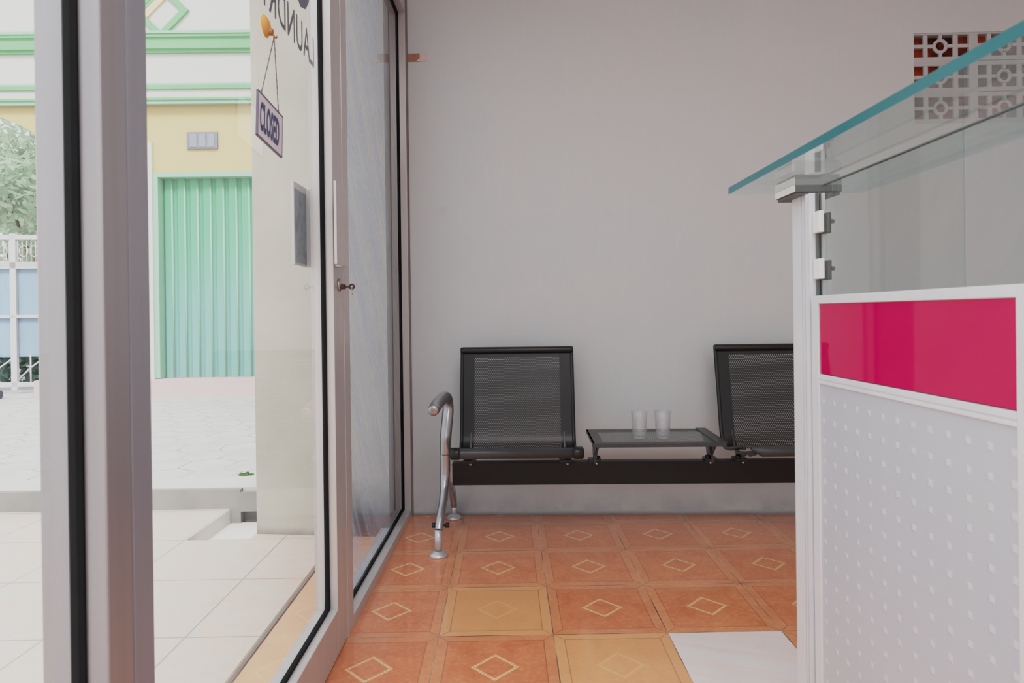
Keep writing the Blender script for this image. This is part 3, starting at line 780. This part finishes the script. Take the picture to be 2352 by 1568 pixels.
leg_frame(-.296, 1); leg_frame(1.43, -1)

# two tumblers on the side table
def tumbler(name, loc, label):
    o = thing(name, label, 'glass', loc, random.uniform(0, 1), 'tumblers on the bench table')
    n = 40; t = B(); rings = []
    def ring(r, h, rib):
        return [t.bm.verts.new(((r+rib*.0008*math.cos(12*2*PI*k/n))*math.cos(2*PI*k/n), (r+rib*.0008*math.cos(12*2*PI*k/n))*math.sin(2*PI*k/n), h)) for k in range(n)]
    pr = [(.002, .0, 0), (.0245, .0, 0), (.0265, .006, .5), (.0285, .035, 1), (.031, .075, 1), (.0335, .106, 0), (.0325, .1075, 0), (.0312, .105, 0), (.0265, .035, 0), (.0245, .014, 0), (.002, .013, 0)]
    rs = [ring(*p) for p in pr]
    for A, C in zip(rs, rs[1:]):
        for k in range(n): t.bm.faces.new([A[k], A[(k+1) % n], C[(k+1) % n], C[k]]).smooth = True
    obj('tumbler_body', t, TUMB, o)
    t = B(); t.lathe([(.0325, .1055), (.0338, .1065), (.0325, .1080), (.0313, .1065)], (0, 0, 0), n, 'z', True); obj('rim', t, TUMB, o)
    return o
tumbler('tumbler', (.529, 2.585, .4200), 'left of the two clear ribbed tumblers on the side table')
tumbler('tumbler', (.622, 2.580, .4200), 'right of the two clear ribbed tumblers on the side table')

# ------------------------------------------------------------------ reception counter
rc = thing('reception_counter', 'white framed reception counter with crimson band and dotted grey lower panel', 'counter', (.62, .9, 0))
def cp(name, t, m, parent=rc, **k):
    bmesh.ops.translate(t.bm, verts=t.bm.verts, vec=(-.62, -.9, 0)); return obj(name, t, m, parent, **k)
# ribbed end post
def post_prof():
    p = [(.6365, 1.274), (.6365, 1.340)]
    for i in range(9):
        a = i/8*PI/2; p.append((.6205+.016*math.cos(a), 1.346+.018*math.sin(a)))
    for i in range(1, 9):
        a = PI/2+i/8*PI/2; p.append((.6205+.0165*math.cos(a), 1.346+.018*math.sin(a)))
    y = 1.316
    while y > 1.283:
        p += [(.604, y), (.604, y-.0065), (.6105, y-.0072), (.6105, y-.0105)]; y -= .0112
    p += [(.604, 1.2745)]
    return p
t = B(); t.prism(post_prof(), 'z', 0, 1.158)
cp('post', t, WHITEALU)
t = B(); t.box(.6165, .6205, 1.268, 1.275, .953, 1.157); t.box(.624, .626, 1.268, 1.275, .953, 1.157); cp('post_slot', t, GREYBR)
YN = (1.268, .757, .20)
for i in range(2):
    y1, y0 = YN[i], YN[i+1]
    t = B(); x0, x1 = .603, .633
    ya, yb_ = (1.240 if i == 0 else .731), y0
    t.box(x0, x1, ya, y1, 0, .953, .0015)                           # stile
    t.box(x0, x1, y0, ya, .937, .953, .0015)                        # top rail
    t.box(x0, x1, y0, ya, .783, .789, .001); t.box(x0, x1, y0, ya, .7915, .8015, .001); t.box(x0+.002, x1, y0, ya, .787, .795)
    t.box(x0, x1, y0, ya, 0, .05, .001)
    if i == 1: t.box(x0, x1, y0-.028, y0, 0, .953, .0015)
    cp('frame', t, WHITEALU)
    t = B(); t.box(.606, .629, y0+.0005, ya-.0015, .803, .9365); cp('crimson_panel', t, RED)
    t = B(); t.box(.6065, .6285, ya-.0016, ya+.001, .803, .9365); cp('panel_shadow_line', t, RUBBER)  # dark strip in place of the shadow line beside the recessed panel
    t = B(); t.box(.606, .629, y0+.0005, ya-.0005, .05, .783); cp('dotted_panel', t, DOTS)
    t = B(); t.box(.6205, .6265, y0+.004, y1-.008, .953, 1.1685)
    cp('glass_pane', t, PGLASS)
    t = B(); t.box(.6203, .6267, y0+.004, y1-.008, 1.1685, 1.1705); cp('pane_edge', t, PANEE)
for z0, z1 in ((1.077, 1.119), (.986, 1.026)):
    t = B(); t.box(.610, .6205, 1.246, 1.272, z0, z1, .002); c_ = cp('glass_clip', t, WHITEPL)
    t = B(); t.box(.6265, .634, 1.246, 1.270, z0-.002, z1-.004, .001); t.lathe([(0, .008), (.004, .007), (.005, 0)], (.634, 1.250, (z0+z1)/2), 10, 'x')
    bmesh.ops.translate(t.bm, verts=t.bm.verts, vec=(-.62, -.9, 0)); obj('clip_bolt', t, GREYM, c_)
t = B(); t.box(.583, .678, 1.288, 1.382, 1.163, 1.1778, .002); t.box(.586, .675, 1.291, 1.379, 1.157, 1.163, .001); cp('countertop_bracket', t, GREYBR)
t = B(); t.box(.5815, .5832, 1.289, 1.381, 1.1635, 1.1772); cp('bracket_cap', t, WHITEPL)
t = B(); t.box(.583, .678, .28, .37, 1.163, 1.1778, .002); cp('countertop_bracket', t, GREYBR)
t = B(); t.box(.604, .6365, .26, .30, .953, 1.163); cp('post', t, WHITEALU)
# glass countertop
t = B()
gx_, gX, gy_, gY, gz_, gZ = .4840, .7735, .12, 1.390, 1.178, 1.1922
t.face([(gx_, gy_, gz_), (gX, gy_, gz_), (gX, gY, gz_), (gx_, gY, gz_)]); t.face([(gx_, gy_, gZ), (gX, gy_, gZ), (gX, gY, gZ), (gx_, gY, gZ)])
t.mi = 1
t.face([(gx_, gy_, gz_), (gx_, gY, gz_), (gx_, gY, gZ), (gx_, gy_, gZ)])
t.mi = 2
t.face([(gX, gy_, gz_), (gX, gY, gz_), (gX, gY, gZ), (gX, gy_, gZ)])
t.face([(gx_, gY, gz_), (gX, gY, gz_), (gX, gY, gZ), (gx_, gY, gZ)]); t.face([(gx_, gy_, gz_), (gX, gy_, gz_), (gX, gy_, gZ), (gx_, gy_, gZ)])
bmesh.ops.translate(t.bm, verts=t.bm.verts, vec=(-.65, -.9, -1.178))
tag(obj('glass_countertop', t, [CGLASS, TEAL, PEDGE], loc=(.65, .9, 1.178)), 'clear glass countertop slab with green edge on top of the reception counter', 'countertop')

# ------------------------------------------------------------------ light
w = bpy.data.worlds.new('overcast_sky'); bpy.context.scene.world = w; w.use_nodes = True
nt = w.node_tree; nt.nodes.clear()
tc = nt.nodes.new('ShaderNodeTexCoord'); sx = nt.nodes.new('ShaderNodeSeparateXYZ'); rp = nt.nodes.new('ShaderNodeValToRGB')
bg = nt.nodes.new('ShaderNodeBackground'); ow = nt.nodes.new('ShaderNodeOutputWorld')
nt.links.new(tc.outputs['Generated'], sx.inputs[0]); nt.links.new(sx.outputs[2], rp.inputs[0]); nt.links.new(rp.outputs[0], bg.inputs[0]); nt.links.new(bg.outputs[0], ow.inputs[0])
rp.color_ramp.elements[0].position = 0; rp.color_ramp.elements[0].color = lin((232, 231, 229))
rp.color_ramp.elements[1].position = 1; rp.color_ramp.elements[1].color = lin((226, 230, 236))
bg.inputs[1].default_value = 2.2
sn = bpy.data.lights.new('sun', 'SUN'); sn.energy = 3.0; sn.angle = math.radians(18); sn.color = (1, .97, .92)
so = bpy.data.objects.new('sun', sn); COL.objects.link(so)
so.rotation_euler = Vector((-.01, .62, -.77)).to_track_quat('-Z', 'Y').to_euler()
for i, (x, y, e) in enumerate(((.25, .1, 36), (1.2, -1.5, 15))):  # unseen area lamps added under the ceiling as interior fill
    al = bpy.data.lights.new('ceiling_fill', 'AREA'); al.shape = 'RECTANGLE'; al.size = 1.3; al.size_y = 1.0; al.energy = e; al.color = (.96, .98, 1)
    ao = bpy.data.objects.new('ceiling_fill', al); COL.objects.link(ao); ao.location = (x, y, 2.735)

# unseen fill lamp added behind the camera to brighten the room
al = bpy.data.lights.new('rear_fill', 'AREA'); al.shape = 'RECTANGLE'; al.size = 2.6; al.size_y = 2.0; al.energy = 14; al.color = (.97, .985, 1)
ao = bpy.data.objects.new('rear_fill', al); COL.objects.link(ao); ao.location = (.9, -2.45, 1.15)
ao.rotation_euler = Vector((-.03, 1, -.03)).to_track_quat('-Z', 'Y').to_euler()

sc = bpy.context.scene
sc.view_settings.view_transform = 'Standard'; sc.view_settings.look = 'None'; sc.view_settings.exposure = 0; sc.view_settings.gamma = 1
sc.cycles.adaptive_threshold = .02; sc.cycles.transparent_max_bounces = 16; sc.cycles.max_bounces = 8; sc.cycles.diffuse_bounces = 4; sc.cycles.glossy_bounces = 4

# soft highlight roll-off so the bright yard and the room both hold, as in the photograph
vs = sc.view_settings; vs.use_curve_mapping = True
cm = vs.curve_mapping; WL = 4.0
cm.white_level = (WL, WL, WL); cm.use_clip = True; cm.clip_max_y = 1.0
cv = cm.curves[3]
tone = [(0, 0), (.10, .10), (.25, .25), (.40, .385), (.60, .52), (.9, .635), (1.4, .715), (2.2, .76), (4.0, .80)]
cv.points[0].location = (0, 0); cv.points[1].location = (1, tone[-1][1])
for a_, b_ in tone[1:-1]: cv.points.new(a_/WL, b_)
cm.update()
